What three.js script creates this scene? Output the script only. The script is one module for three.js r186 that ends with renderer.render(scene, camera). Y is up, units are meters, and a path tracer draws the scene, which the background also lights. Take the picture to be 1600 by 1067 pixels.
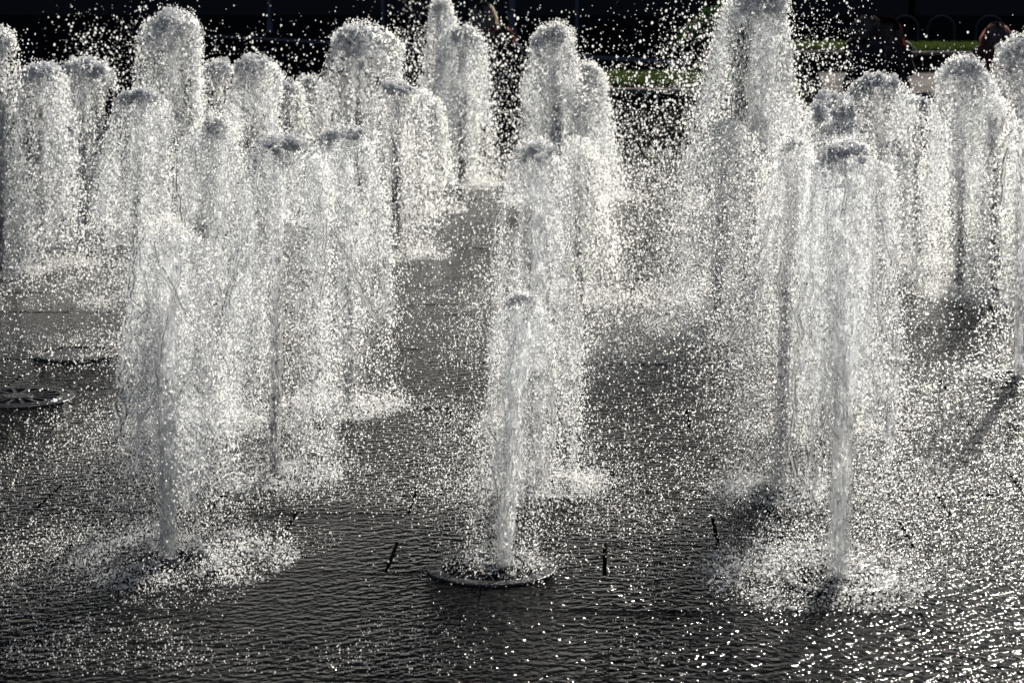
import * as THREE from 'three';
import { mergeGeometries } from 'three/addons/utils/BufferGeometryUtils.js';
import { MarchingCubes } from 'three/addons/objects/MarchingCubes.js';

// ------------------------------------------------------------------ camera, sky, sun, exposure
const W = 1600, HH = 1067, F = 3300, EYE = 1.5;
const scene = new THREE.Scene();
const camera = new THREE.PerspectiveCamera(2 * Math.atan(HH / 2 / F) * 180 / Math.PI, W / HH, 0.1, 400);
camera.position.set(0, EYE, 0);
camera.rotation.order = 'YXZ';
camera.rotation.y = Math.atan(145 / F);
camera.rotation.x = -Math.atan(563 / F);
camera.updateMatrixWorld(true);
camera.focus = 6.6; camera.userData.fStop = 9;
scene.add(camera);

const SUN_EL = 30, SUN_AZ = 17;            // degrees, azimuth to the right of -z
const sunDir = new THREE.Vector3(Math.sin(SUN_AZ * Math.PI / 180) * Math.cos(SUN_EL * Math.PI / 180), Math.sin(SUN_EL * Math.PI / 180), -Math.cos(SUN_AZ * Math.PI / 180) * Math.cos(SUN_EL * Math.PI / 180));
{
  const w = 256, h = 128, d = new Float32Array(w * h * 4), v = new THREE.Vector3();
  for (let j = 0; j < h; j++) for (let i = 0; i < w; i++) {
    const up = ((j + 0.5) / h - 0.5) * Math.PI, az = ((i + 0.5) / w - 0.5) * 2 * Math.PI;
    v.set(Math.cos(az) * Math.cos(up), Math.sin(up), Math.sin(az) * Math.cos(up));
    const c = Math.max(0, v.dot(sunDir)), lo = Math.pow(1 - Math.max(0, v.y), 3), hi = 0.85 + 0.45 * Math.min(1, Math.max(0, (v.y - 0.3) / 0.35)), g = 0.35 * Math.pow(c, 6);
    const o = (j * w + i) * 4;
    d[o] = 0.05 * hi + g * 0.06; d[o + 1] = 0.068 * hi + g * 0.06; d[o + 2] = 0.1 * hi + g * 0.058; d[o + 3] = 1;
  }
  const sky = new THREE.DataTexture(d, w, h, THREE.RGBAFormat, THREE.FloatType);
  sky.mapping = THREE.EquirectangularReflectionMapping; sky.magFilter = THREE.LinearFilter; sky.needsUpdate = true;
  scene.background = sky; scene.environment = sky;
}
const sun = new THREE.DirectionalLight(new THREE.Color(1, 0.95, 0.865), 5);
sun.position.copy(sunDir).multiplyScalar(60).add(new THREE.Vector3(0, 0, -12));
sun.target.position.set(0, 0, -12); scene.add(sun.target);
sun.castShadow = true; sun.shadow.mapSize.set(4096, 4096);
Object.assign(sun.shadow.camera, { left: -30, right: 30, top: 30, bottom: -30, near: 1, far: 150 });
scene.add(sun);
const renderer = new THREE.WebGLRenderer({ antialias: true });
renderer.setSize(1024, 682);
renderer.toneMapping = THREE.LinearToneMapping;
renderer.toneMappingExposure = 1.75;
renderer.shadowMap.enabled = true;

// ------------------------------------------------------------------ helpers
const rng = (a) => () => { a |= 0; a = (a + 0x6d2b79f5) | 0; let t = Math.imul(a ^ (a >>> 15), 1 | a); t = (t + Math.imul(t ^ (t >>> 7), 61 | t)) ^ t; return ((t ^ (t >>> 14)) >>> 0) / 4294967296; };
const gauss = (r) => Math.sqrt(-2 * Math.log(1 - r() + 1e-9)) * Math.cos(6.2831853 * r());
const clamp = (x, a, b) => Math.min(b, Math.max(a, x)), lerp = (a, b, t) => a + (b - a) * t, smooth = (a, b, x) => { const t = clamp((x - a) / (b - a), 0, 1); return t * t * (3 - 2 * t); };
const hash3 = (x, y, z) => { let h = Math.imul(x, 374761393) ^ Math.imul(y, 668265263) ^ Math.imul(z, 2147483647 - 1274126177); h = Math.imul(h ^ (h >>> 13), 1274126177); h ^= h >>> 16; return (h >>> 0) / 4294967296; };
function noise(x, y, z) {                                   // value noise, -1..1
  const X = Math.floor(x), Y = Math.floor(y), Z = Math.floor(z), f = (t) => t * t * (3 - 2 * t), u = f(x - X), v = f(y - Y), w = f(z - Z);
  const L = (i) => lerp(lerp(hash3(X, Y, Z + i), hash3(X + 1, Y, Z + i), u), lerp(hash3(X, Y + 1, Z + i), hash3(X + 1, Y + 1, Z + i), u), v);
  return lerp(L(0), L(1), w) * 2 - 1;
}
const fbm = (x, y, z, n = 4) => { let s = 0, a = 0.5; for (let i = 0; i < n; i++) { s += a * noise(x, y, z); x = x * 2.03 + 7.1; y = y * 2.03 + 3.7; z = z * 2.03 + 1.3; a *= 0.5; } return s; };
const V = (x, y, z) => new THREE.Vector3(x, y, z);
const used = new Map();
const numbered = (n) => { const k = used.get(n) ?? 0; used.set(n, k + 1); return k ? `${n}_${String(k).padStart(3, '0')}` : n; };
function tag(o, label, category, group) { o.userData = { ...o.userData, label, category }; if (group) o.userData.group = group; return o; }
function shade(m) { m.castShadow = true; m.receiveShadow = true; return m; }
function thing(name, label, category, pos, group) { const g = new THREE.Group(); g.name = numbered(name); g.position.copy(pos ?? new THREE.Vector3()); scene.add(g); return tag(g, label, category, group); }
function part(name, geo, mat, parent) {
  if (mat === iron) { const p = geo.attributes.position, u = geo.attributes.uv; for (let i = 0; i < p.count; i++) u.setXY(i, p.getX(i), p.getZ(i)); } const m = shade(new THREE.Mesh(geo, mat)); m.name = name; parent.add(m); return m; }
function struct(name, geo, mat) { const m = shade(new THREE.Mesh(geo, mat)); m.name = numbered(name); m.userData.kind = 'structure'; scene.add(m); return m; }
const ray = (px, py) => new THREE.Vector3((px - W / 2) / F, -(py - HH / 2) / F, -1).applyQuaternion(camera.quaternion);
const ground = (px, py, y = 0) => { const r = ray(px, py); return r.multiplyScalar((y - EYE) / r.y).add(camera.position); };
const fwd = new THREE.Vector3(0, 0, -1).applyQuaternion(camera.quaternion).setY(0).normalize();
const right = new THREE.Vector3(-fwd.z, 0, fwd.x);
const depthOf = (p) => p.clone().sub(camera.position).dot(fwd);
const atDepth = (px, py, d) => { const r = ray(px, py); return r.multiplyScalar(d / r.dot(fwd)).add(camera.position); };
const std = (r, g, b, rough, more = {}) => { const m = new THREE.MeshPhysicalMaterial({ roughness: rough, ...more }); m.color.setRGB(r, g, b); return m; };
function moved(g, x, y, z, ry = 0, rx = 0, rz = 0) { g.applyMatrix4(new THREE.Matrix4().compose(new THREE.Vector3(x, y, z), new THREE.Quaternion().setFromEuler(new THREE.Euler(rx, ry, rz)), new THREE.Vector3(1, 1, 1))); return g; }

// ------------------------------------------------------------------ textures
const rippleTex = (() => {                                 // tileable wavelets, 1 m a side
  const n = 1024, h = new Float32Array(n * n), r = rng(11), N = 4096, lut = new Float32Array(N);
  for (let i = 0; i < N; i++) { const s = Math.sin(i / N * 2 * Math.PI); lut[i] = 1 - 2 * Math.pow(1 - (s + 1) / 2, 1.5); }
  for (let k = 0; k < 56; k++) {
    const lam = 0.0135 * Math.pow(6.2, r()), f = 1 / lam, a = Math.PI * (r() < 0.5 ? 0.5 : 1.5) + gauss(r) * 0.8, kx = Math.round(f * Math.cos(a)), ky = Math.round(f * Math.sin(a)), ph = r() * N, amp = Math.pow(lam, 0.88);
    for (let y = 0; y < n; y++) for (let x = 0; x < n; x++) h[y * n + x] += amp * lut[((kx * x + ky * y) * (N / n) + ph) & (N - 1)];
  }
  let lo = 1e9, hi = -1e9; for (const v of h) { lo = Math.min(lo, v); hi = Math.max(hi, v); }
  const d = new Float32Array(n * n * 4); let ss = 0;
  for (let i = 0; i < n * n; i++) { d[i * 4] = d[i * 4 + 1] = d[i * 4 + 2] = (h[i] - lo) / (hi - lo); d[i * 4 + 3] = 1; }
  for (let y = 0; y < n - 1; y++) for (let x = 0; x < n; x++) ss += (d[((y + 1) * n + x) * 4] - d[(y * n + x) * 4]) ** 2;
  const t = new THREE.DataTexture(d, n, n, THREE.RGBAFormat, THREE.FloatType);
  t.wrapS = t.wrapT = THREE.RepeatWrapping; t.magFilter = THREE.LinearFilter; t.repeat.set(1.2, 1.2); t.needsUpdate = true;
  t.slope = Math.sqrt(ss / n / (n - 1)) / (1 / 1.2 / n);       // rms slope along one axis per metre of bump scale
  return t;
})();
const grainTex = (() => {                                   // stone colour, 2 m a side
  const n = 512, d = new Uint8Array(n * n * 4), r = rng(5);
  for (let y = 0; y < n; y++) for (let x = 0; x < n; x++) {
    const a = 2 * Math.PI * x / n, b = 2 * Math.PI * y / n, v = 0.75 + 0.3 * fbm(Math.cos(a) * 2 + 5, Math.sin(a) * 2 + Math.cos(b) * 2, Math.sin(b) * 2 + 9, 4) + 0.16 * (r() - 0.5), o = (y * n + x) * 4;
    d[o] = d[o + 1] = d[o + 2] = clamp(v * 255, 0, 255); d[o + 3] = 255;
  }
  const t = new THREE.DataTexture(d, n, n); t.wrapS = t.wrapT = THREE.RepeatWrapping; t.magFilter = THREE.LinearFilter; t.repeat.set(0.5, 0.5); t.colorSpace = THREE.SRGBColorSpace; t.needsUpdate = true; return t;
})();

// ------------------------------------------------------------------ materials
const SLOPE = 0.18;
const wetStone = [0.007, 0.009, 0.008].map((c) => std(c, c, c * 1.03, 0.08, { map: grainTex, bumpMap: rippleTex, bumpScale: SLOPE / rippleTex.slope, ior: 1.36, specularIntensity: 0.07 }));
const jointMat = std(0.007, 0.007, 0.008, 0.95, { specularIntensity: 0 });
const iron = std(0.03, 0.03, 0.032, 0.25, { specularIntensity: 0.15, bumpMap: rippleTex, bumpScale: 0.8 * SLOPE / rippleTex.slope });
const ironDark = std(0.02, 0.02, 0.021, 0.45);
const pit = std(0.006, 0.006, 0.007, 0.95, { specularIntensity: 0 });
const dropMat = std(0.97, 0.97, 0.96, 0.82, { transmission: 1, thickness: 0, ior: 1.33 });
const beadMat = std(1, 1, 1, 0.2, { transmission: 1, thickness: 0.01, ior: 1.33 });
const filmMat = std(0.95, 0.96, 0.97, 0.31, { transmission: 1, thickness: 0, ior: 1.33, specularIntensity: 0.35, bumpMap: rippleTex, bumpScale: 0.9 / rippleTex.slope });
const streamMat = std(0.95, 0.96, 0.97, 0.68, { transmission: 0.97, thickness: 0, ior: 1.33, bumpMap: rippleTex, bumpScale: 0.5 / rippleTex.slope });
const clearMat = std(1, 1, 1, 0.1, { transmission: 1, thickness: 0.01, ior: 1.33 });
const foamMat = std(0.95, 0.96, 0.98, 0.76, { transmission: 0.85, thickness: 0, bumpMap: rippleTex, bumpScale: 0.5 / rippleTex.slope });
const dropGeo = new THREE.IcosahedronGeometry(1, 1);

// ------------------------------------------------------------------ ground: wet slabs laid in courses
const PITCH = 0.305, Z0 = 5.235, COURSES = 70;
{
  const bed = new THREE.PlaneGeometry(260, 260).rotateX(-Math.PI / 2);
  struct('ground', bed, jointMat).position.set(0, -0.05, -80);
  const paving = new THREE.Group(); paving.name = 'paving'; paving.userData.kind = 'structure'; scene.add(paving);
  const r = rng(3), slabs = [];
  const fixed = { 0: [75, 605, 945, 1290], 1: [150, 440, 800, 1120], 3: [470, 957, 1330], 6: [160, 700, 1075, 1510], 2: [330, 640, 1200], 8: [10, 380, 900, 1240] };
  for (let k = -5; k < COURSES; k++) {
    const za = Z0 + k * PITCH, zb = za + PITCH, half = zb * 0.29 + 0.4, xs = [];
    if (fixed[k]) { const y = F * EYE / (za + PITCH / 2) - 30; for (const px of fixed[k]) xs.push(ground(px, y).x); }
    if (!xs.length) xs.push(r() * 0.56 - 0.28);
    xs.sort((a, b) => a - b);
    while (xs[0] > -half) xs.unshift(xs[0] - 0.56 - (r() - 0.5) * 0.12);
    while (xs[xs.length - 1] < half) xs.push(xs[xs.length - 1] + 0.56 + (r() - 0.5) * 0.12);
    for (let i = 0; i + 1 < xs.length; i++) slabs.push([xs[i], xs[i + 1], -za, -zb, fixed[k] ? 0.0045 : 0.0003, (r() - 0.5) * 0.0008, Math.floor(r() * 3)]);
  }
  function slabGeo([x0, x1, z0, z1, j, dy]) {
    const b = 0.001, X = [x0 + j, x0 + j + b, x1 - j - b, x1 - j], Z = [z1 + 0.0002, z1 + 0.0002 + b, z0 - 0.0002 - b, z0 - 0.0002], y = dy, lo = -0.045, p = [], n = [], uv = [];
    const quad = (a, b2, c, d, nx, ny, nz) => { for (const q of [a, b2, c, a, c, d]) { p.push(...q); n.push(nx, ny, nz); uv.push(q[0], q[2]); } };
    const s = Math.SQRT1_2;
    quad([X[1], y, Z[1]], [X[1], y, Z[2]], [X[2], y, Z[2]], [X[2], y, Z[1]], 0, 1, 0);
    quad([X[0], y - b, Z[0]], [X[0], y - b, Z[3]], [X[1], y, Z[2]], [X[1], y, Z[1]], -s, s, 0);
    quad([X[2], y, Z[1]], [X[2], y, Z[2]], [X[3], y - b, Z[3]], [X[3], y - b, Z[0]], s, s, 0);
    quad([X[0], y - b, Z[3]], [X[3], y - b, Z[3]], [X[2], y, Z[2]], [X[1], y, Z[2]], 0, s, s);
    quad([X[3], y - b, Z[0]], [X[0], y - b, Z[0]], [X[1], y, Z[1]], [X[2], y, Z[1]], 0, s, -s);
    quad([X[0], lo, Z[0]], [X[0], lo, Z[3]], [X[0], y - b, Z[3]], [X[0], y - b, Z[0]], -1, 0, 0);
    quad([X[3], y - b, Z[0]], [X[3], y - b, Z[3]], [X[3], lo, Z[3]], [X[3], lo, Z[0]], 1, 0, 0);
    quad([X[0], lo, Z[3]], [X[3], lo, Z[3]], [X[3], y - b, Z[3]], [X[0], y - b, Z[3]], 0, 0, 1);
    quad([X[3], lo, Z[0]], [X[0], lo, Z[0]], [X[0], y - b, Z[0]], [X[3], y - b, Z[0]], 0, 0, -1);
    const g = new THREE.BufferGeometry();
    g.setAttribute('position', new THREE.Float32BufferAttribute(p, 3)); g.setAttribute('normal', new THREE.Float32BufferAttribute(n, 3)); g.setAttribute('uv', new THREE.Float32BufferAttribute(uv, 2));
    return g;
  }
  const inView = (s) => { const v = new THREE.Vector3((s[0] + s[1]) / 2, 0, (s[2] + s[3]) / 2).project(camera); return Math.abs(v.x) < 1.12 && Math.abs(v.y) < 1.06; };
  const shown = slabs.filter(inView).sort((a, b) => b[2] - a[2]).slice(0, 300), set = new Set(shown), rest = [[], [], []];
  let count = 0;
  for (const s of slabs) if (set.has(s)) part(count++ ? `slab_${String(count - 1).padStart(3, '0')}` : 'slab', slabGeo(s), wetStone[s[6]], paving); else rest[s[6]].push(slabGeo(s));
  rest.forEach((g, i) => { if (g.length) part('far_slabs', mergeGeometries(g), wetStone[i], paving).userData.kind = 'stuff'; });
}

// ------------------------------------------------------------------ background
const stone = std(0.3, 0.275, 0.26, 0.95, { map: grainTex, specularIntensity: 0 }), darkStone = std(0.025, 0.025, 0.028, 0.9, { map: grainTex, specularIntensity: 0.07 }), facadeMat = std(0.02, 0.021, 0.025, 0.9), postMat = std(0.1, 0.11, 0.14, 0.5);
const bladeMat = std(0.042, 0.068, 0.008, 0.9, { transmission: 0.45, thickness: 0, side: THREE.DoubleSide }), leafMat = std(0.035, 0.085, 0.015, 0.8, { transmission: 0.4, thickness: 0, side: THREE.DoubleSide }), soil = std(0.03, 0.03, 0.015, 0.95), bark = std(0.05, 0.04, 0.03, 0.9);
function blockGeo(a, b, y0, y1, depth) {                    // a long block with its near edge from a to b, going back by depth
  const d = b.clone().sub(a).setY(0), g = new THREE.BoxGeometry(d.length(), y1 - y0, depth), n = new THREE.Vector3(d.z, 0, -d.x).normalize();
  if (n.z > 0) n.negate();
  const c = a.clone().add(b).multiplyScalar(0.5).addScaledVector(n, depth / 2);
  return moved(g, c.x, (y0 + y1) / 2, c.z, Math.atan2(-d.z, d.x));
}
struct('road', new THREE.PlaneGeometry(220, 60).rotateX(-Math.PI / 2), std(0.014, 0.014, 0.016, 0.95, { map: grainTex, specularIntensity: 0 })).position.set(0, 0.02, -69);
struct('path', blockGeo(ground(100, 46), ground(1250, 113), -0.03, 0.03, 1.1), std(0.15, 0.16, 0.19, 0.95, { map: grainTex, specularIntensity: 0 }));
struct('pavement', blockGeo(ground(1290, 146), ground(1900, 150), -0.04, 0.025, 7), stone);
function planter(label, a, b, h, depth, seed, blades) {
  const o = thing('planter', label, 'planter', a), inv = (g) => g.translate(-a.x, -a.y, -a.z);
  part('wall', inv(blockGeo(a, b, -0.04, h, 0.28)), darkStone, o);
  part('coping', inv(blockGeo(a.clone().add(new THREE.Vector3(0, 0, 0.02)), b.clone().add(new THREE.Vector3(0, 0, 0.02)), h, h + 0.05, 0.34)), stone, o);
  part('soil', inv(blockGeo(a.clone().add(new THREE.Vector3(0, 0, -0.3)), b.clone().add(new THREE.Vector3(0, 0, -0.3)), -0.04, h - 0.01, depth)), soil, o);
  const r = rng(seed), d = b.clone().sub(a), blade = new THREE.BufferGeometry();
  blade.setAttribute('position', new THREE.Float32BufferAttribute([-0.006, 0, 0, 0.006, 0, 0, 0.004, 0.06, 0.012, -0.006, 0, 0, 0.004, 0.06, 0.012, 0, 0.1, 0.04], 3)); blade.computeVertexNormals();
  const im = shade(new THREE.InstancedMesh(blade, bladeMat, blades)), M = new THREE.Matrix4(); im.name = 'grass'; im.userData.kind = 'stuff';
  for (let i = 0; i < blades; i++) { const t = r(), s = 0.7 + r(); M.makeRotationY(r() * 6.28).scale(new THREE.Vector3(s * 2.2, s, s)).setPosition(d.x * t, h, d.z * t - 0.4 - r() * (depth - 0.4)); im.setMatrixAt(i, M); }
  o.add(im);
}
planter('long low dark planter of sunlit grass with pale coping, behind the middle jets', ground(905, 165), ground(1215, 169), 0.16, 3.2, 31, 26000);
planter('low planter of bright grass behind the seated people on the right', ground(1235, 113), ground(1760, 116), 0.3, 3.0, 32, 22000);
{
  const o = thing('bush', 'dark green bush seen through the spray beside the widest tall jet', 'bush', ground(1125, 130)), r = rng(8), lg = new THREE.BufferGeometry(), M = new THREE.Matrix4(), e = new THREE.Euler(), q = new THREE.Quaternion();
  lg.setAttribute('position', new THREE.Float32BufferAttribute([0, 0, 0, 0.03, 0.05, 0.01, 0, 0.11, 0, 0, 0, 0, 0, 0.11, 0, -0.03, 0.05, 0.01], 3)); lg.computeVertexNormals();
  const n = 3500, im = shade(new THREE.InstancedMesh(lg, leafMat, n)); im.name = 'crown'; im.userData.kind = 'stuff';
  for (let i = 0; i < n; i++) { const a = r() * 6.28, b = Math.acos(2 * r() - 1), k = (0.55 + 0.45 * Math.sqrt(r())) * (1 + 0.35 * noise(Math.cos(a) * 2, b * 2, Math.sin(a) * 2)); e.set(r() * 6, r() * 6, r() * 6); M.compose(new THREE.Vector3(Math.sin(b) * Math.cos(a) * 0.62 * k, 0.62 + Math.cos(b) * 0.5 * k, Math.sin(b) * Math.sin(a) * 0.62 * k), q.setFromEuler(e), new THREE.Vector3(1, 1, 1)); im.setMatrixAt(i, M); }
  o.add(im);
  const st = []; for (let i = 0; i < 5; i++) st.push(moved(new THREE.CylinderGeometry(0.01, 0.02, 0.7, 6).translate(0, 0.35, 0), 0, 0, 0, i * 1.3, 0.15 + 0.1 * i));
  part('stem', mergeGeometries(st), bark, o);
}
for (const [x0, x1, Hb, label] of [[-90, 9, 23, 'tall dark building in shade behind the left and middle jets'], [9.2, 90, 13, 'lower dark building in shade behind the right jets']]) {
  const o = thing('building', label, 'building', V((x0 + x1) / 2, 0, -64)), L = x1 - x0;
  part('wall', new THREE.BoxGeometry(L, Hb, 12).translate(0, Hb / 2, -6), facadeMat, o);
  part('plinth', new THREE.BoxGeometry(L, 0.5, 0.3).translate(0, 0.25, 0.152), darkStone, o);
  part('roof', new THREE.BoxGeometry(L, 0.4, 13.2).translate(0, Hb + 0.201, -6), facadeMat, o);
  const wf = new THREE.BoxGeometry(2.6, 2, 0.12), wp = new THREE.BoxGeometry(2.3, 1.7, 0.02), glass = std(0.02, 0.025, 0.03, 0.08), cols = Math.floor(L / 6);
  for (let k = 0; k * 4 + 4 < Hb; k++) for (let i = 0; i < cols; i++) { const m = part('window', wf, postMat, o); m.position.set((i - (cols - 1) / 2) * 6, 2.8 + k * 4, 0.055); part('pane', wp, glass, m).position.z = 0.063; }
}
function lampPost(px, y0, rad, label, collar) {
  const p = ground(px, y0), o = thing('lamp_post', label, 'lamp post', p, 'lamp posts by the road');
  part('base', new THREE.CylinderGeometry(rad * 1.5, rad * 1.8, 0.35, 16).translate(0, 0.175, 0), postMat, o);
  part('shaft', new THREE.CylinderGeometry(rad * 0.8, rad, 4.4, 16).translate(0, 2.55, 0), postMat, o);
  if (collar) part('collar', new THREE.CylinderGeometry(rad * 1.7, rad * 1.7, 0.06, 16).translate(0, collar, 0), postMat, o);
  part('lantern', new THREE.CylinderGeometry(0.22, 0.12, 0.5, 12).translate(0, 5.0, 0), postMat, o);
}
lampPost(421, 52, 0.055, 'leftmost dark post in the background, above the small jets on the left', 0);
lampPost(598, 62, 0.045, 'dark post between the two tall left jets in the background', 0);
lampPost(800, 66, 0.085, 'thick dark post just right of the white haired seated person', 0);
lampPost(901, 70, 0.04, 'thin collared post right of the tall central jet', 0.42);
for (const [px, lab] of [[1415, 'left hoop, above the red haired person'], [1472, 'middle hoop, between the seated people'], [1548, 'right hoop, above the person in maroon']]) {
  const p = atDepth(px, 30, 43); p.y = 0;
  const o = thing('cycle_hoop', 'faint dark metal cycle hoop in the background, ' + lab, 'cycle stand', p, 'cycle hoops by the road'), c = new THREE.CurvePath();
  const pts = [new THREE.Vector3(-0.27, 0, 0)]; for (let i = 0; i <= 12; i++) { const a = Math.PI * (1 - i / 12); pts.push(new THREE.Vector3(Math.cos(a) * 0.27, 0.55 + Math.sin(a) * 0.26, 0)); } pts.push(new THREE.Vector3(0.27, 0, 0));
  part('hoop', new THREE.TubeGeometry(new THREE.CatmullRomCurve3(pts, false, 'catmullrom', 0.1), 48, 0.022, 8), std(0.05, 0.06, 0.08, 0.4, { metalness: 0.5 }), o);
  for (const x of [-0.27, 0.27]) part('flange', new THREE.CylinderGeometry(0.06, 0.06, 0.05, 12).translate(x, 0.03, 0), postMat, o);
}

// ------------------------------------------------------------------ people
function fieldMesh(bones, k, cell) {                         // bones: [a, b, ra, rb]; meshes the smooth union of tapered capsules
  const lo = V(1e9, 1e9, 1e9), hi = V(-1e9, -1e9, -1e9);
  for (const [a, b, ra, rb] of bones) for (const [p, q] of [[a, ra], [b, rb]]) { lo.min(p.clone().subScalar(q + 0.05)); hi.max(p.clone().addScalar(q + 0.05)); }
  const size = hi.clone().sub(lo), half = Math.max(size.x, size.y, size.z) / 2, c = lo.clone().add(hi).multiplyScalar(0.5), N = clamp(Math.round(2 * half / cell), 24, 96);
  const mc = new MarchingCubes(N, new THREE.MeshStandardMaterial(), false, false, 90000); mc.isolation = 0;
  const B = bones.map(([a, b, ra, rb]) => ({ a, d: b.clone().sub(a), l: Math.max(1e-6, b.clone().sub(a).lengthSq()), ra, rb }));
  for (let z = 0; z < N; z++) for (let y = 0; y < N; y++) for (let x = 0; x < N; x++) {
    const X = c.x + (x - N / 2) / (N / 2) * half, Y = c.y + (y - N / 2) / (N / 2) * half, Z = c.z + (z - N / 2) / (N / 2) * half; let s = 0;
    for (const q of B) { const px = X - q.a.x, py = Y - q.a.y, pz = Z - q.a.z, t = clamp((px * q.d.x + py * q.d.y + pz * q.d.z) / q.l, 0, 1), dd = Math.hypot(px - q.d.x * t, py - q.d.y * t, pz - q.d.z * t) - (q.ra + (q.rb - q.ra) * t); s += Math.exp(-dd / k); }
    mc.field[x + y * N + z * N * N] = s > 0 ? k * Math.log(s) : -5;
  }
  mc.update();
  const n = mc.count, p = new Float32Array(mc.positionArray.subarray(0, n * 3)), nn = new Float32Array(mc.normalArray.subarray(0, n * 3));
  for (let i = 0; i < n; i++) { p[i * 3] = p[i * 3] * half + c.x; p[i * 3 + 1] = p[i * 3 + 1] * half + c.y; p[i * 3 + 2] = p[i * 3 + 2] * half + c.z; }
  const g = new THREE.BufferGeometry(); g.setAttribute('position', new THREE.BufferAttribute(p, 3)); g.setAttribute('normal', new THREE.BufferAttribute(nn, 3)); return g;
}
const skin = std(0.2, 0.11, 0.08, 0.55), shoeMat = std(0.02, 0.02, 0.02, 0.5), eyeMat = std(0.02, 0.015, 0.012, 0.2);
function person({ px, py, d, turn, size = 1, seat, lean = 0, nod = 0, yaw = 0, hairLen, hairCol, coat, label }) {
  // seated figure facing +z before turning; py is the pixel of the top of the head
  const top = atDepth(px, py, d), S = size, o = thing('person', label, 'person', V(top.x, 0, top.z)); o.rotation.y = turn;
  const hip = seat + 0.1 * S, rise = top.y - hip - 0.245 * S;   // hip to base of neck
  const sway = V(Math.sin(lean) * rise, 0, 0), N = V(sway.x, hip + rise, 0.02), HC = V(sway.x * 1.12, hip + rise + 0.135 * S, 0.045 * S), ch = V(sway.x * 0.7, hip + rise * 0.68, 0), J = {};
  for (const q of [-1, 1]) {
    J[q] = { sh: V(sway.x * 0.95 + q * 0.165 * S, hip + rise * 0.88, 0), el: V(sway.x * 0.7 + q * 0.25 * S, hip + rise * 0.42, 0.06), wr: V(q * 0.1 * S, hip + 0.14, 0.3 * S), hp: V(q * 0.09 * S, hip, 0), kn: V(q * 0.12 * S, seat + 0.05, 0.43 * S), an: V(q * 0.12 * S, 0.08, 0.46 * S), toe: V(q * 0.13 * S, 0.045, 0.62 * S) };
  }
  const torso = (e) => [[V(0, hip, 0), V(sway.x * 0.4, hip + rise * 0.4, 0.0), 0.135 * S + e, 0.12 * S + e], [V(sway.x * 0.4, hip + rise * 0.4, 0), ch, 0.12 * S + e, 0.135 * S + e], [J[-1].sh, J[1].sh, 0.07 * S + e, 0.07 * S + e]];
  const arm = (e) => [-1, 1].flatMap((q) => [[J[q].sh, J[q].el, 0.055 * S + e, 0.042 * S + e], [J[q].el, J[q].wr, 0.042 * S + e, 0.03 * S + e]]);
  const leg = (e) => [-1, 1].flatMap((q) => [[J[q].hp, J[q].kn, 0.085 * S + e, 0.06 * S + e], [J[q].kn, J[q].an, 0.06 * S + e, 0.04 * S + e]]);
  const face = (p) => p.clone().multiplyScalar(S).applyEuler(new THREE.Euler(nod, yaw, -lean * 0.6)).add(HC);
  const hands = [-1, 1].flatMap((q) => { const w = J[q].wr, pal = w.clone().add(V(-q * 0.03, -0.01, 0.07).multiplyScalar(S)), out = [[w, pal, 0.026 * S, 0.03 * S]]; for (let f = 0; f < 4; f++) { const k = pal.clone().add(V(q * (0.024 - 0.016 * f), 0, 0.02).multiplyScalar(S)), m = k.clone().add(V(-q * 0.008, -0.012, 0.032 + 0.006 * (f % 3)).multiplyScalar(S)); out.push([k, m, 0.009 * S, 0.008 * S], [m, m.clone().add(V(-q * 0.004, -0.022, 0.014).multiplyScalar(S)), 0.008 * S, 0.007 * S]); } out.push([pal, pal.clone().add(V(-q * 0.045, 0.012, 0.01).multiplyScalar(S)), 0.012 * S, 0.009 * S]); return out; });
  const head = [[face(V(0, 0.03, -0.012)), face(V(0, 0.0, -0.005)), 0.085 * S, 0.082 * S], [face(V(0, -0.045, 0.03)), face(V(0, -0.08, 0.045)), 0.058 * S, 0.036 * S], [face(V(0, 0.01, 0.078)), face(V(0, -0.028, 0.1)), 0.012 * S, 0.015 * S], [face(V(-0.082, -0.015, -0.005)), face(V(-0.085, 0.015, -0.012)), 0.013 * S, 0.015 * S], [face(V(0.082, -0.015, -0.005)), face(V(0.085, 0.015, -0.012)), 0.013 * S, 0.015 * S], [face(V(-0.02, -0.058, 0.083)), face(V(0.02, -0.058, 0.083)), 0.01 * S, 0.01 * S]];
  const bodyBones = [...torso(-0.012), ...arm(-0.01), ...leg(-0.012), [ch, HC, 0.07 * S, 0.05 * S], ...[-1, 1].map((q) => [J[q].an, J[q].toe, 0.035 * S, 0.028 * S])];
  part('body', mergeGeometries([fieldMesh(bodyBones, 0.012, 0.014), fieldMesh([...head, [HC, N.clone().setY(N.y - 0.03), 0.05 * S, 0.055 * S]], 0.008, 0.006), ...[hands.slice(0, 10), hands.slice(10)].map((h) => fieldMesh(h, 0.004, 0.004))]), skin, o);
  part('coat', fieldMesh([...torso(0.012), ...arm(0.012), [V(-0.05, seat + 0.1, 0.02), V(0.05, seat + 0.1, 0.02), 0.17 * S, 0.17 * S], [V(sway.x * 0.95 - 0.05, N.y - 0.05, 0), V(sway.x * 0.95 + 0.05, N.y - 0.05, 0), 0.075 * S, 0.075 * S]], 0.018, 0.014), coat, o);
  part('trousers', fieldMesh(leg(0.008), 0.012, 0.014), std(0.012, 0.013, 0.017, 0.9), o);
  for (const q of [-1, 1]) { part('shoe', fieldMesh([[J[q].an, J[q].toe, 0.05 * S, 0.04 * S]], 0.01, 0.012), shoeMat, o); part('eye', new THREE.SphereGeometry(0.011 * S, 10, 8).translate(...face(V(q * 0.032, 0.012, 0.083)).toArray()), eyeMat, o); }
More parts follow.
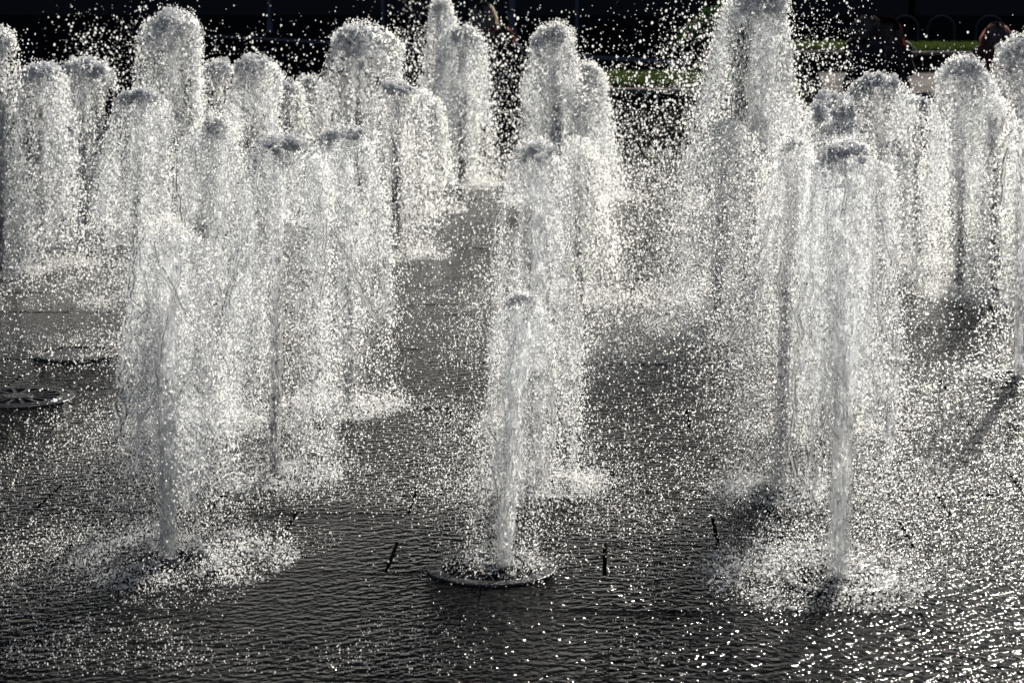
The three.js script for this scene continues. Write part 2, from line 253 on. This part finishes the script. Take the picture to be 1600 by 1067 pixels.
  const hm = std(...hairCol, 0.75, { transmission: 1, thickness: 0 }), r = rng(px), tubes = [];
  const cap = fieldMesh([[face(V(0, 0.045, -0.028)), face(V(0, 0.0, -0.045)), 0.094 * S, 0.09 * S], ...(hairLen > 0.15 ? [[face(V(0, 0, -0.06)), N.clone().add(V(0, 0.12 - hairLen, -0.11)), 0.085 * S, 0.07 * S]] : [])], 0.015, 0.009);
  const hair = part('hair', cap, std(...hairCol.map((c) => c * 0.03), 0.95, { specularIntensity: 0 }), o);
  for (let i = 0; i < 700; i++) {
    const a = r() * 6.28, b = Math.acos(1 - 1.25 * r()), dir = V(Math.sin(b) * Math.cos(a), Math.cos(b), Math.sin(b) * Math.sin(a));
    if (dir.z > 0.45 && dir.y < 0.75) continue;
    const p0 = face(V(0, 0.025, -0.03).addScaledVector(dir, 0.098)), out2 = V(dir.x, 0, dir.z).normalize(), L = hairLen * (0.6 + 0.5 * r());
    const p1 = p0.clone().addScaledVector(out2, 0.03 * S).add(V((r() - 0.5) * 0.02, 0.02 * r() + 0.014 * dir.y - 0.25 * L * (1 - dir.y), 0)), p2 = p1.clone().addScaledVector(out2, 0.015 + 0.03 * r()).add(V((r() - 0.5) * 0.04, -L * 0.75, 0));
    tubes.push(new THREE.TubeGeometry(new THREE.QuadraticBezierCurve3(p0, p1, p2), 6, 0.0055, 3));
  }
  const st = part('strands', mergeGeometries(tubes), hm, hair); st.userData.kind = 'stuff';
  return o;
}
const black = std(0.012, 0.012, 0.014, 0.9), maroon = std(0.07, 0.008, 0.02, 0.85), navy = std(0.012, 0.014, 0.03, 0.9);
person({ px: 755, py: 6, d: 22.5, turn: 2.9, seat: 0.52, hairLen: 0.3, hairCol: [0.75, 0.7, 0.62], coat: black, label: 'seated person in black with pale backlit hair, behind the tall middle jet' });
person({ px: 785, py: 42, d: 22.2, turn: 3.3, size: 0.8, seat: 0.4, hairLen: 0.2, hairCol: [0.45, 0.22, 0.1], coat: navy, label: 'smaller seated person with brown hair right beside the pale haired one' });
person({ px: 1352, py: 27, d: 20.6, turn: 2.3, seat: 0.4, lean: -0.06, yaw: -0.3, hairLen: 0.12, hairCol: [0.16, 0.11, 0.08], coat: black, label: 'seated person in black with short dark hair leaning towards the red haired one' });
person({ px: 1393, py: 29, d: 20.4, turn: 3.5, seat: 0.38, lean: 0.05, yaw: 0.4, hairLen: 0.38, hairCol: [0.4, 0.16, 0.09], coat: black, label: 'seated person in a black coat with long red backlit hair' });
person({ px: 1560, py: 38, d: 21, turn: 3.3, seat: 0.34, hairLen: 0.22, hairCol: [0.55, 0.36, 0.34], coat: maroon, label: 'seated person in maroon coat with light pinkish hair at far right' });
person({ px: 1585, py: 51, d: 21.5, turn: 2.8, seat: 0.3, size: 0.9, hairLen: 0.25, hairCol: [0.45, 0.2, 0.1], coat: navy, label: 'seated person with ginger hair partly hidden by the jet at the right edge' });
function bench(pa, pb, d, h, label) {
  const a = atDepth(pa, 100, d), b = atDepth(pb, 100, d); a.y = b.y = 0;
  const o = thing('stone_bench', label, 'bench', a), inv = (g) => g.translate(-a.x, 0, -a.z), back = V(0, 0, 0.22), A = a.clone().add(back), Bq = b.clone().add(back);
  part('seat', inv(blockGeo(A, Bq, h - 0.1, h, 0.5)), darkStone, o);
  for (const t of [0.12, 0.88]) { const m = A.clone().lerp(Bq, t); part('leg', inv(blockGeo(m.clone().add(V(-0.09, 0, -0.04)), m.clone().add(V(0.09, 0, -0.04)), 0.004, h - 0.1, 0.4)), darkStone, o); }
}
bench(715, 830, 22.4, 0.44, 'low dark stone bench under the pale haired person in the middle');
bench(1290, 1445, 20.5, 0.36, 'low dark stone bench under the couple on the right');
bench(1510, 1680, 21.2, 0.3, 'low dark stone bench under the people at the right edge');

// ------------------------------------------------------------------ metal set in the paving
const pits = [];
function grate(px, py, R, turn, label) {
  const o = thing('drain_grate', label, 'drain grate', ground(px, py), 'round jet grates in the paving'), I = R * 0.77; pits.push([o.position.clone(), R]); o.position.y = 0.003; o.rotation.y = turn;
  part('pit', new THREE.CircleGeometry(I, 40).rotateX(-Math.PI / 2).translate(0, 0.001, 0), pit, o);
  part('ring', new THREE.LatheGeometry([[I, 0], [I, 0.0045], [I + 0.001, 0.005], [R - 0.003, 0.005], [R, 0.003], [R, -0.002]].map((p) => new THREE.Vector2(...p)), 64), iron, o);
  const bar = (x) => { const L = 2 * Math.sqrt(Math.max(0, I * I - x * x)); return new THREE.BoxGeometry(0.0045, 0.0055, L).translate(x, 0.0043, 0); };
  for (let i = -7; i <= 7; i++) if (Math.abs(i) > 2) part('bar', bar(i * I / 7.6), iron, o);
  part('plate', new THREE.CylinderGeometry(I * 0.36, I * 0.38, 0.005, 32).translate(0, 0.0045, 0), iron, o);
  part('nozzle', new THREE.CylinderGeometry(0.014, 0.02, 0.008, 20).translate(0, 0.011, 0), ironDark, o);
}
grate(768, 890, 0.168, -0.22, 'round metal grate of slanting bars under the short central jet');
grate(1312, 905, 0.15, 0.12, 'round barred grate under the nearest right jet');
grate(845, 763, 0.14, 0, 'round grate behind the short central jet, half hidden by splashes');
grate(1216, 775, 0.14, 0, 'round grate left of and behind the nearest right jet');
grate(258, 884, 0.15, 0, 'round grate under the nearest left jet, drowned in splash');
grate(1592, 590, 0.14, 0, 'round grate at the right edge of the picture');
{
  const o = thing('drain_cover', 'round iron cover with radial spokes at the left edge', 'drain cover', ground(27, 622)), R = 0.205; pits.push([o.position.clone(), R]); o.position.y = 0.003;
  part('pit', new THREE.CircleGeometry(R * 0.8, 48).rotateX(-Math.PI / 2).translate(0, 0.001, 0), pit, o);
  part('ring', new THREE.LatheGeometry([[R * 0.73, 0], [R * 0.73, 0.005], [R * 0.8, 0.005], [R * 0.8, 0.0015], [R * 0.9, 0.0015], [R * 0.91, 0.0045], [R, 0.003], [R, -0.002]].map((p) => new THREE.Vector2(...p)), 64), iron, o);
  for (let i = 0; i < 16; i++) part('spoke', new THREE.BoxGeometry(0.013, 0.004, R * 0.46).translate(0, 0.0035, R * 0.49), iron, o).rotation.y = i * Math.PI / 8;
  part('hub', new THREE.CylinderGeometry(R * 0.26, R * 0.28, 0.006, 32).translate(0, 0.0048, 0), iron, o);
}
{
  const o = thing('manhole_cover', 'flat round metal cover behind the spoked one on the left', 'manhole cover', ground(118, 556)), R = 0.17; o.position.y = 0.003;
  part('lid', new THREE.LatheGeometry([[0, 0.004], [R * 0.9, 0.004], [R * 0.92, 0.001]].map((p) => new THREE.Vector2(...p)), 64), iron, o);
  part('rim', new THREE.LatheGeometry([[R * 0.95, 0.0], [R * 0.95, 0.009], [R, 0.007], [R, -0.002]].map((p) => new THREE.Vector2(...p)), 64), iron, o);
}
{
  const o = thing('manhole_cover', 'small round cover at the right edge in front of the edge grate', 'manhole cover', ground(1606, 664)), R = 0.07; o.position.y = 0.003;
  part('lid', new THREE.LatheGeometry([[0, 0.004], [R * 0.7, 0.004], [R * 0.74, 0.001]].map((p) => new THREE.Vector2(...p)), 48), iron, o);
  part('rim', new THREE.LatheGeometry([[R * 0.8, 0.0], [R * 0.8, 0.009], [R, 0.006], [R, -0.002]].map((p) => new THREE.Vector2(...p)), 48), iron, o);
}

// ------------------------------------------------------------------ water
let drops = 0;
const lane = (px, py) => {                                   // open gaps between the rows of jets
  const a = (py - 270) / 530, b = (py - 270) / 430, A = Math.abs(px - lerp(745, 520, a)) / lerp(30, 130, clamp(a, 0, 1)), B = Math.abs(px - lerp(985, 1075, b)) / lerp(30, 75, clamp(b, 0, 1));
  return 1 - 0.72 * Math.max(smooth(1.3, 0.4, A), 0.7 * smooth(1.3, 0.4, B)) * smooth(230, 330, py);
};
function sprayMesh(mats, mat, name, parent) {
  const inst = shade(new THREE.InstancedMesh(dropGeo, mat, mats.length)); inst.name = name; inst.userData.kind = 'stuff';
  mats.forEach((m, i) => inst.setMatrixAt(i, m)); parent.add(inst); drops += mats.length; return inst;
}
const blobGeos = [1, 2, 3, 4].map((k) => { const g = new THREE.IcosahedronGeometry(1, 1), a = g.attributes.position, v = V(0, 0, 0); for (let i = 0; i < a.count; i++) { v.fromBufferAttribute(a, i); v.multiplyScalar(1 + 0.6 * fbm(v.x * 1.3 + k * 9, v.y * 1.3, v.z * 1.3, 3)); a.setXYZ(i, v.x, v.y, v.z); } g.computeVertexNormals(); return g; });
const dabGeo = new THREE.IcosahedronGeometry(1, 1);
const _q = new THREE.Quaternion(), _e = new THREE.Euler(), _P = V(0, 0, 0), _S = V(0, 0, 0);
function dropAt(list, r, x, y, z, d, k) { if (y < 0.003) y = 0.003 + r() * 0.02; _e.set((r() - 0.5) * 0.7, r() * 6.28, (r() - 0.5) * 0.7); list.push(new THREE.Matrix4().compose(_P.set(x, y, z), _q.setFromEuler(_e), _S.set(d / 2, d / 2 * k, d / 2))); }
function jet(b, t, w, n0, label, o = {}) {
  const n = Math.round(n0 * 1.65);
  const seed = o.seed ?? (b[0] * 0.37 + b[1] * 0.11), r = rng(Math.round(seed * 977) + 5), B = ground(b[0], b[1]), s = F / depthOf(B), T = atDepth(t[0], t[1], depthOf(B)).sub(B);
  const g = thing('fountain_jet', label, 'fountain jet', B, 'fountain jets rising from the paving');
  const H = T.y, R = w / s, capR = (o.cap ?? w * 0.5) / s, lx = T.x, lz = T.z, base = (o.size ?? 2.25) / s, flare = o.flare ?? 0.5, sp = o.spread ?? 0.25, sx = (o.skew ?? 0) / s, r0 = (o.stem || w * 0.13) / s;
  const rad = (u, phi) => {
    const cx = Math.cos(phi), cz = Math.sin(phi), m = 1 + 0.62 * fbm(cx * 1.1 + seed, cz * 1.1, u * 1.3 + seed, 2) + 0.3 * fbm(cx * 2.6 + seed, cz * 2.6, u * 6, 3);
    return m * (u < 0.06 ? capR * Math.sqrt(Math.max(0, u) / 0.06) : capR + (R - capR) * Math.pow((u - 0.06) / 0.94, flare));
  };
  const shell = (u, phi, k = 1) => { const q = rad(u, phi) * k; return [Math.cos(phi) * q + lx * (1 - u) + sx * u * u + R * 0.3 * noise(u * 2.2, seed, 5) * smooth(0, 0.15, u) * (1 - u), H * (1 - u), Math.sin(phi) * q + lz * (1 - u)]; };
  const wet = (u, phi) => 0.58 + 0.3 * smooth(0.3, 0, u) + 1.6 * fbm(Math.cos(phi) * 1.9 + seed * 3, Math.sin(phi) * 1.9, u * 1.8 + seed, 3) - (o.thin ?? 0.4) * smooth(o.t0 ?? 0.55, o.t1 ?? 1, u);
  const fine = [], bead = [];
  for (let i = 0, tries = 0; i < n && tries < n * 9; tries++) {
    const kind = r();
    if (kind < 0.025) {                                        // froth round the head
      const hr = Math.max(capR, (o.head ?? 0) / s), a = r() * 6.28, c = 2 * r() - 1, q = hr * (0.7 + 0.35 * r()), z = Math.sqrt(1 - c * c);
      dropAt(r() < 0.75 ? fine : bead, r, lx + Math.cos(a) * z * q, H - hr * 0.6 + c * q * 0.8, lz + Math.sin(a) * z * q, base * (0.4 + 0.6 * r()), 1);
    } else if (kind < 0.66) {
      const u = Math.pow(r(), 0.72), phi = r() * 6.2831853;
      if (r() > wet(u, phi)) continue;
      const p = shell(u, phi), j = R * (0.03 + 0.13 * u);
      dropAt(r() < 0.78 ? fine : bead, r, p[0] + gauss(r) * j, p[1] + gauss(r) * j, p[2] + gauss(r) * j, base * (0.4 + 1.15 * Math.pow(r(), 3)), 1 + 1.4 * r() * r());
    } else if (kind < 0.8) {
      const u = Math.pow(r(), 0.7), a = r() * 6.28, col = r() < 0.75, q = col ? r0 * (1 + 0.35 * (1 - u)) * Math.sqrt(r()) * (1 + 0.25 * gauss(r)) : rad(u, a) * Math.sqrt(r());
      dropAt(bead, r, Math.cos(a) * q + lx * (1 - u), H * (1 - u) * 0.98, Math.sin(a) * q + lz * (1 - u), base * (0.5 + (col ? 1 : 0.7) * r()), col ? 1.5 + r() * 3 : 1 + r() * 2);
    } else if (kind < 0.9) {
      const u = Math.pow(r(), 0.7), k = 1 + sp * 4 * Math.pow(r(), 2), p = shell(u, r() * 6.28, k);
      dropAt(fine, r, p[0] + gauss(r) * R * sp, p[1] + gauss(r) * R * 0.3, p[2] + gauss(r) * R * sp, base * (0.4 + 0.8 * r() * r()), 1 + r());
    } else if (kind < 0.9 + 0.1 * (o.splash ?? 1)) {          // splash about the foot
      const a = r() * 6.28, q = R * (0.35 + 1.25 * Math.pow(r(), 0.7)) * (o.wide ?? 1) * (1 + 0.3 * noise(Math.cos(a) * 2 + seed, Math.sin(a) * 2, 1));
      dropAt(r() < 0.75 ? fine : bead, r, Math.cos(a) * q + sx, -Math.log(1 - r() * 0.98) * (o.leap ?? 0.025) * (1 + 0.6 * noise(a * 3, seed, 2)), Math.sin(a) * q, base * (0.4 + 0.8 * r() * r()), 1);
    }
    i++;
  }
  if (o.churn) {                                             // churned water where the falling sheets land
    const [cn, crad, cx0] = o.churn, froth = [], cr = crad / s;
    for (let i = 0, k = 0; i < cn && k < cn * 12; k++) {
      const a = r() * 6.28, q = cr * Math.sqrt(0.06 + 0.94 * r()), x = Math.cos(a) * q + cx0 / s, z = Math.sin(a) * q, e = q / cr;
      const m = 0.2 + 2.2 * fbm(x * 11 + seed, z * 11, 2, 3) + 0.5 * smooth(0.3, 0.75, e) - 0.9 * smooth(0.75, 1, e);
      if (r() > m) continue;
      i++; const y = -Math.log(1 - r() * 0.99) * (o.leap ?? 0.025) * (0.5 + m);
      if (i % 14) dropAt(r() < 0.75 ? fine : bead, r, x, y, z, base * (0.45 + 0.9 * r() * r()), 1 + r());
      else { const bl = dabGeo.clone(), z2 = base * (0.6 + 1.2 * r()); _e.set(0, r() * 6, 0); froth.push(bl.applyMatrix4(new THREE.Matrix4().compose(_P.set(x, y * 0.4 + 0.003, z), _q.setFromEuler(_e), _S.set(z2 * 1.7, z2 * 0.6, z2)))); }
    }
    part('churned_foam', mergeGeometries(froth), foamMat, g).userData.kind = 'stuff';
  }
  sprayMesh(fine, dropMat, 'spray', g); sprayMesh(bead, beadMat, 'spray_beads', g);
  // film of falling water, torn into sheets
  {
    const rows = 56, cols = 64, p = [], uv = [], idx = [], ok = [];
    for (let j = 0; j <= rows; j++) for (let i = 0; i < cols; i++) { const u = 0.05 + 0.9 * j / rows, a = (i + (j % 2) * 0.5) / cols * 6.2831853, q = shell(u, a, 0.97 + 0.05 * noise(i * 0.9, j * 0.5, seed)); p.push(...q); uv.push(a * R * 1.2, H * u * 0.9); ok.push(wet(u, a) - 0.22 - 0.75 * smooth(0.15, 0.95, u) * (o.tear ?? 0.6) + 0.3 * noise(i * 0.5 + seed, j * 0.35, 4)); }
    for (let j = 0; j < rows; j++) for (let i = 0; i < cols; i++) { const a = j * cols + i, b2 = j * cols + (i + 1) % cols; if (i === cols - 1) continue; for (const f of [[a, a + cols, b2], [b2, a + cols, b2 + cols]]) if (ok[f[0]] + ok[f[1]] + ok[f[2]] > 0) idx.push(...f); }
    const geo = new THREE.BufferGeometry(); geo.setAttribute('position', new THREE.Float32BufferAttribute(p, 3)); geo.setAttribute('uv', new THREE.Float32BufferAttribute(uv, 2)); geo.setIndex(idx); geo.computeVertexNormals();
    if (idx.length && o.film !== 0) part('veil', geo, filmMat, g);
  }
  {
    const strands = o.strands ? o.strands * 0.22 : 4;                                           // ropes of clear water running down the veil
    const tubes = [];
    for (let i = 0; i < strands; i++) {
      let phi = r() < 0.8 ? r() * 3.14 : r() * 6.28, u = r() * 0.45; const pts = [], L = 5 + Math.floor(r() * 14), dphi = gauss(r) * 0.05;
      for (let j = 0; j < L && u < 0.95; j++) { pts.push(V(...shell(u, phi, 1.06 + 0.03 * gauss(r)))); u += 0.018 + 0.02 * r(); phi += dphi + gauss(r) * 0.09; }
      if (pts.length > 3) tubes.push(new THREE.TubeGeometry(new THREE.CatmullRomCurve3(pts), pts.length * 3, (1.4 + 3.2 * r() * r()) / s, 6));
    }
    if (tubes.length) part('strands', mergeGeometries(tubes), clearMat, g).userData.kind = 'stuff';
  }
  if (o.stem !== 0) {                                        // rising stream
    const rows = 64, cols = 14, p = [], uv = [], idx = [];
    for (let j = 0; j <= rows; j++) for (let i = 0; i <= cols; i++) {
      const v = j / rows, a = i / cols * 6.2831853, q = r0 * (0.7 + 0.4 * v) * (1 + 0.6 * fbm(Math.cos(a) * 1.8 + seed, v * 11, Math.sin(a) * 1.8, 3)), wob = r0 * 0.35;
      p.push(Math.cos(a) * q + lx * v + wob * noise(v * 6, seed, 1) * v, H * 0.96 * v, Math.sin(a) * q + lz * v); uv.push(a * 0.05, v * H * 0.15);
    }
    for (let j = 0; j < rows; j++) for (let i = 0; i < cols; i++) { const a = j * (cols + 1) + i, v = j / rows; if (noise(i * 0.6 + seed, v * 18, 7) > 0.95 - 1.1 * v) continue; idx.push(a, a + cols + 1, a + 1, a + 1, a + cols + 1, a + cols + 2); }
    const geo = new THREE.BufferGeometry(); geo.setAttribute('position', new THREE.Float32BufferAttribute(p, 3)); geo.setAttribute('uv', new THREE.Float32BufferAttribute(uv, 2)); geo.setIndex(idx); geo.computeVertexNormals();
    part('stream', geo, streamMat, g);
  }
  if (o.head !== 0) {                                        // foam head
    const hw = 0.95 * (o.head ?? (o.cap ?? w * 0.5) * 0.95) / s, hh = hw * (o.tall ?? 0.8), blobs = [], nb = o.froth ?? 230;
    for (let i = 0; i < nb; i++) {
      const a = r() * 6.28, c = Math.pow(r(), 0.8) * 1.35 - 0.35, q = Math.sqrt(1 - c * c), k = (0.45 + 0.55 * Math.sqrt(r())) * (1 + 0.5 * noise(Math.cos(a) * q * 1.4 + seed, c * 1.4, Math.sin(a) * q * 1.4 + seed)), z = hw * (0.045 + 0.14 * r() * r());
      const bl = blobGeos[Math.floor(r() * blobGeos.length)].clone();
      _e.set(r() * 6, r() * 6, r() * 6); bl.applyMatrix4(new THREE.Matrix4().compose(_P.set(lx + Math.cos(a) * q * hw * k * (c < 0 ? 1 + 0.9 * c : 1), H - hh * 1.02 + c * hh * k * (c < 0 ? 2 : 1), lz + Math.sin(a) * q * hw * k), _q.setFromEuler(_e), _S.set(z, z, z)));
      blobs.push(bl);
    }
    const side = r() < 0.5 ? -1 : 1;
    for (let i = 0; i < nb * 0.4; i++) {                     // a lower lobe slumping off one side
      const a = r() * 6.28, q = Math.sqrt(r()) * 0.45, z = hw * (0.04 + 0.09 * r() * r()), bl = blobGeos[i % 4].clone(), t = r();
      _e.set(r() * 6, r() * 6, r() * 6); bl.applyMatrix4(new THREE.Matrix4().compose(_P.set(lx + side * hw * (0.5 + 0.55 * t) + Math.cos(a) * q * hw, H - hh * (0.75 + 1.1 * t * t) + Math.sin(a) * q * hh, lz + Math.sin(a) * q * hw), _q.setFromEuler(_e), _S.set(z, z * 1.4, z)));
      blobs.push(bl);
    }
    const geo = mergeGeometries(blobs);
    part('foam_head', geo, foamMat, g);
  }
  return g;
}
// nearest row
jet([262, 878], [256, 338], 92, 15000, 'nearest left jet, tall and domed, with a long smooth veil', { churn: [3400, 190, 20], strands: 60, cap: 40, head: 0, flare: 0.4, tear: 0.3, thin: 1.2, t0: 0.7, t1: 0.97, stem: 16, size: 2.0, wide: 1.6, leap: 0.02 });
jet([785, 890], [818, 458], 70, 10000, 'shortest jet, nearest and in the centre over the slanted grate', { froth: 130, churn: [500, 80, 0], strands: 36, cap: 30, head: 24, tall: 0.6, stem: 15, size: 2.0, flare: 0.3, tear: 0.75, thin: 0.9, splash: 0.25 });
jet([1312, 908], [1326, 214], 92, 17000, 'nearest right jet with dark foam head and thick grey stem', { froth: 130, churn: [4300, 205, -50], strands: 60, cap: 50, head: 42, tall: 0.7, stem: 17, size: 2.0, flare: 0.3, tear: 0.5, thin: 1.2, t0: 0.5, t1: 0.95, wide: 1.4, leap: 0.02 });
// second row
jet([428, 752], [436, 208], 100, 14000, 'jet right of the nearest left one, with flat dark foam head', { froth: 130, churn: [1900, 115, 0], strands: 50, cap: 50, head: 42, tall: 0.45, stem: 8, size: 2.0, tear: 0.5, flare: 0.32, wide: 1.3 });
jet([845, 763], [840, 216], 66, 12000, 'jet behind the short central one, with small dark lumpy head', { froth: 130, churn: [1900, 115, 25], strands: 40, cap: 34, head: 32, tall: 0.7, stem: 11, size: 2.0, tear: 0.6, flare: 0.35 });
jet([1216, 775], [1243, 214], 80, 11000, 'jet left of the nearest right one, with dark head low in the spray', { churn: [1200, 100, 0], cap: 28, head: 17, tall: 0.8, froth: 90, stem: 0, size: 2.0, tear: 1, thin: 0.9, spread: 0.5, flare: 0.35 });
jet([1592, 592], [1600, 190], 60, 4500, 'jet cut by the right edge over the edge grate', { size: 2.15, stem: 8, film: 0, head: 0 });
// third row
jet([332, 665], [338, 178], 78, 11000, 'jet behind the nearest left one, with pointed ragged head', { churn: [1200, 100, 0], strands: 40, cap: 30, head: 20, tall: 1.2, size: 2.15, tear: 0.7 });
jet([545, 640], [538, 198], 74, 10000, 'jet at the right end of the left bank, with small dark head', { froth: 130, churn: [1900, 110, -10], strands: 30, cap: 34, head: 32, tall: 0.55, size: 2.15, tear: 0.7 });
jet([1288, 680], [1302, 150], 76, 11000, 'tall jet just behind the nearest right one, with grey domed head', { strands: 30, cap: 36, head: 38, tall: 1.1, size: 2.15 });
jet([205, 478], [220, 138], 58, 8000, 'jet left of the nearest left one, with notched grey head', { cap: 36, head: 30, tall: 0.5, size: 2.15 });
// left bank
jet([0, 430], [2, 42], 46, 6000, 'jet cut by the left edge of the picture', { film: 0, cap: 22, head: 20, tall: 1.6 });
jet([62, 415], [64, 98], 56, 8000, 'far left jet with flat wide head beside the left edge', { cap: 42, head: 36, tall: 0.5 });
jet([130, 385], [128, 90], 52, 7500, 'second jet from the left edge, flat topped and full', { cap: 38, head: 34, tall: 0.55 });
jet([270, 350], [272, 14], 62, 9000, 'tallest jet of the left bank, rounded like a thumb', { cap: 40, head: 34, tall: 0.9, flare: 0.45 });
jet([342, 335], [341, 94], 44, 5500, 'small round topped jet right of the tallest left one', { film: 0, cap: 24, head: 22, tall: 0.9 });
jet([400, 345], [398, 86], 50, 6000, 'smooth domed small jet third right of the tallest left one', { cap: 32, head: 27, tall: 0.9 });
jet([448, 325], [450, 128], 40, 4500, 'low jet right of the smooth domed one', { film: 0, cap: 26, head: 22, tall: 0.6 });
jet([486, 315], [482, 118], 38, 4500, 'low jet beside the tall thumb shaped second peak', { film: 0, cap: 22, head: 20, tall: 0.9 });
jet([560, 350], [563, 34], 60, 9000, 'tall rounded jet left of the middle with smooth grey head', { cap: 38, head: 33, tall: 1, flare: 0.45 });
jet([618, 400], [620, 128], 56, 7000, 'short lumpy jet between two tall ones left of the middle', { film: 0, cap: 26, head: 24, tall: 0.5 });
jet([655, 330], [652, 140], 50, 5000, 'low blurred jet in front of the spiked one', { film: 0, cap: 26, head: 0 });
jet([692, 285], [690, -6], 60, 8500, 'jet with narrow spike leaving the top of the picture, full of spray', { cap: 15, head: 13, tall: 2, flare: 0.9, spread: 0.6 });
jet([722, 290], [722, 40], 50, 6500, 'broad jet joined to the right of the spiked one', { cap: 32, head: 26, tall: 0.8 });
// middle
jet([868, 320], [868, 35], 66, 9500, 'tall round headed jet in the middle of the picture', { cap: 32, head: 27, tall: 0.9, flare: 0.6 });
jet([918, 310], [918, 98], 56, 7000, 'jet sloping down to the right of the tall middle one', { cap: 24, head: 18, tall: 0.8, flare: 0.7 });
jet([905, 470], [905, 215], 62, 6500, 'soft bright jet behind the right side of the central dark head', { film: 0, cap: 24, head: 0, tear: 1 });
// right bank
jet([1172, 470], [1196, -36], 120, 19000, 'widest and tallest jet, leaving the top of the picture', { cap: 46, head: 40, tall: 1, flare: 0.8, spread: 0.5, stem: 18 });
jet([1120, 520], [1136, 190], 90, 9000, 'misty jet in front of the widest one on its left', { cap: 30, head: 0, film: 0, stem: 0, spread: 0.7 });
jet([1245, 430], [1232, 150], 60, 7000, 'jet half hidden in the right flank of the widest one', { film: 0, cap: 26, head: 0 });
jet([1378, 440], [1372, 116], 58, 8500, 'flat topped jet below the red haired person', { cap: 40, head: 36, tall: 0.55 });
jet([1436, 420], [1428, 150], 52, 6500, 'low jet between the flat topped one and the domed one', { film: 0, cap: 32, head: 26, tall: 0.4 });
jet([1500, 460], [1508, 88], 62, 9500, 'domed jet with bright rim on the right, below the cycle hoops', { cap: 34, head: 30, tall: 0.9 });
jet([1556, 470], [1552, 152], 56, 7500, 'low jet just right of the domed rimmed one', { film: 0, cap: 28, head: 0 });
jet([1600, 400], [1604, 50], 58, 7000, 'tall jet cut by the right edge of the picture', { cap: 36, head: 30, tall: 1.2 });

// loose spray hanging in the air
function cloud(label, boxes, seed, dens = 1) {
  const r = rng(seed), fine = [], bead = [], o = new THREE.Group(); o.name = numbered('drifting_spray'); scene.add(o);
  for (const [px, py, d0, d1, sx, sy, n, size] of boxes) for (let i = 0; i < n * dens; i++) {
    const d = lerp(d0, d1, r()), x = px + gauss(r) * sx, y = py + gauss(r) * sy, p = atDepth(x, y, d);
    if (p.y < 0.01 || r() > lane(x, y) * (0.75 + 0.9 * noise(p.x * 4, p.y * 4, p.z * 4))) continue;
    dropAt(r() < 0.85 ? fine : bead, r, p.x, p.y, p.z, 0.85 * size * d / F * (0.3 + 1.4 * Math.pow(r(), 4)), 1 + 0.5 * r());
  }
  sprayMesh(fine, dropMat, 'droplets', o); sprayMesh(bead, beadMat, 'beads', o);
  tag(o, label, 'spray'); o.userData.kind = 'stuff';
}
cloud('fine droplets flung up against the dark background above the jets', [[160, 75, 15, 18, 45, 40, 900, 2.6], [420, 90, 15, 18, 60, 35, 450, 2.6], [655, 70, 16, 18, 35, 45, 1100, 2.6], [770, 130, 15, 18, 30, 60, 1100, 2.6], [1080, 110, 13, 16, 40, 60, 1500, 2.8], [1280, 110, 12, 16, 40, 50, 1200, 2.8], [1000, 150, 15, 19, 60, 60, 700, 2.6], [1450, 110, 13, 16, 60, 30, 250, 2.6], [960, 215, 14, 19, 45, 30, 900, 2.4]], 71);
cloud('thin mist of droplets drifting low over the wet paving', [[420, 540, 5.2, 9, 260, 130, 11000, 2], [860, 600, 5, 9, 200, 140, 11000, 2], [1150, 480, 5.5, 10, 110, 150, 42000, 1.8], [1430, 560, 5.5, 9, 120, 130, 8000, 2], [1115, 430, 5.5, 10, 60, 110, 12000, 2], [100, 560, 6, 9, 110, 110, 3500, 2], [620, 360, 8, 13, 110, 90, 11000, 2.1], [1020, 330, 9, 14, 70, 80, 9000, 2.2], [930, 370, 8, 12, 50, 70, 5000, 2.1], [1470, 400, 8, 12, 90, 60, 9000, 2.1], [800, 820, 4.6, 5.6, 380, 70, 5000, 2]], 72, 0.62);
{
  const r = rng(404), fine = [], bead = [], o = new THREE.Group(); o.name = numbered('ground_splash'); scene.add(o);
  for (let i = 0, k = 0; i < 115000 && k < 900000; k++) {
    const px = r() * 1640 - 20, py = lerp(235, 1060, r()), p = ground(px, py), d = depthOf(p), m = 0.5 + 1.2 * fbm(p.x * 1.3, p.z * 1.3, 3, 3) - 0.42 * smooth(740, 1000, py) - 0.35 * smooth(350, 0, px) * smooth(400, 560, py);
    if (r() > m * lane(px, py) || pits.some(([c, q]) => (p.x - c.x) ** 2 + (p.z - c.z) ** 2 < q * q)) continue;
    dropAt(r() < 0.78 ? fine : bead, r, p.x, -Math.log(1 - 0.98 * r()) * 0.014, p.z, 1.6 * d / F * (0.45 + 1.0 * Math.pow(r(), 3)), 1 + 0.6 * r()); i++;
  }
  sprayMesh(fine, dropMat, 'droplets', o); sprayMesh(bead, beadMat, 'beads', o);
  tag(o, 'carpet of tiny splashing droplets all over the wet paving', 'splash'); o.userData.kind = 'stuff';
}
console.log('droplets', drops);
renderer.render(scene, camera);
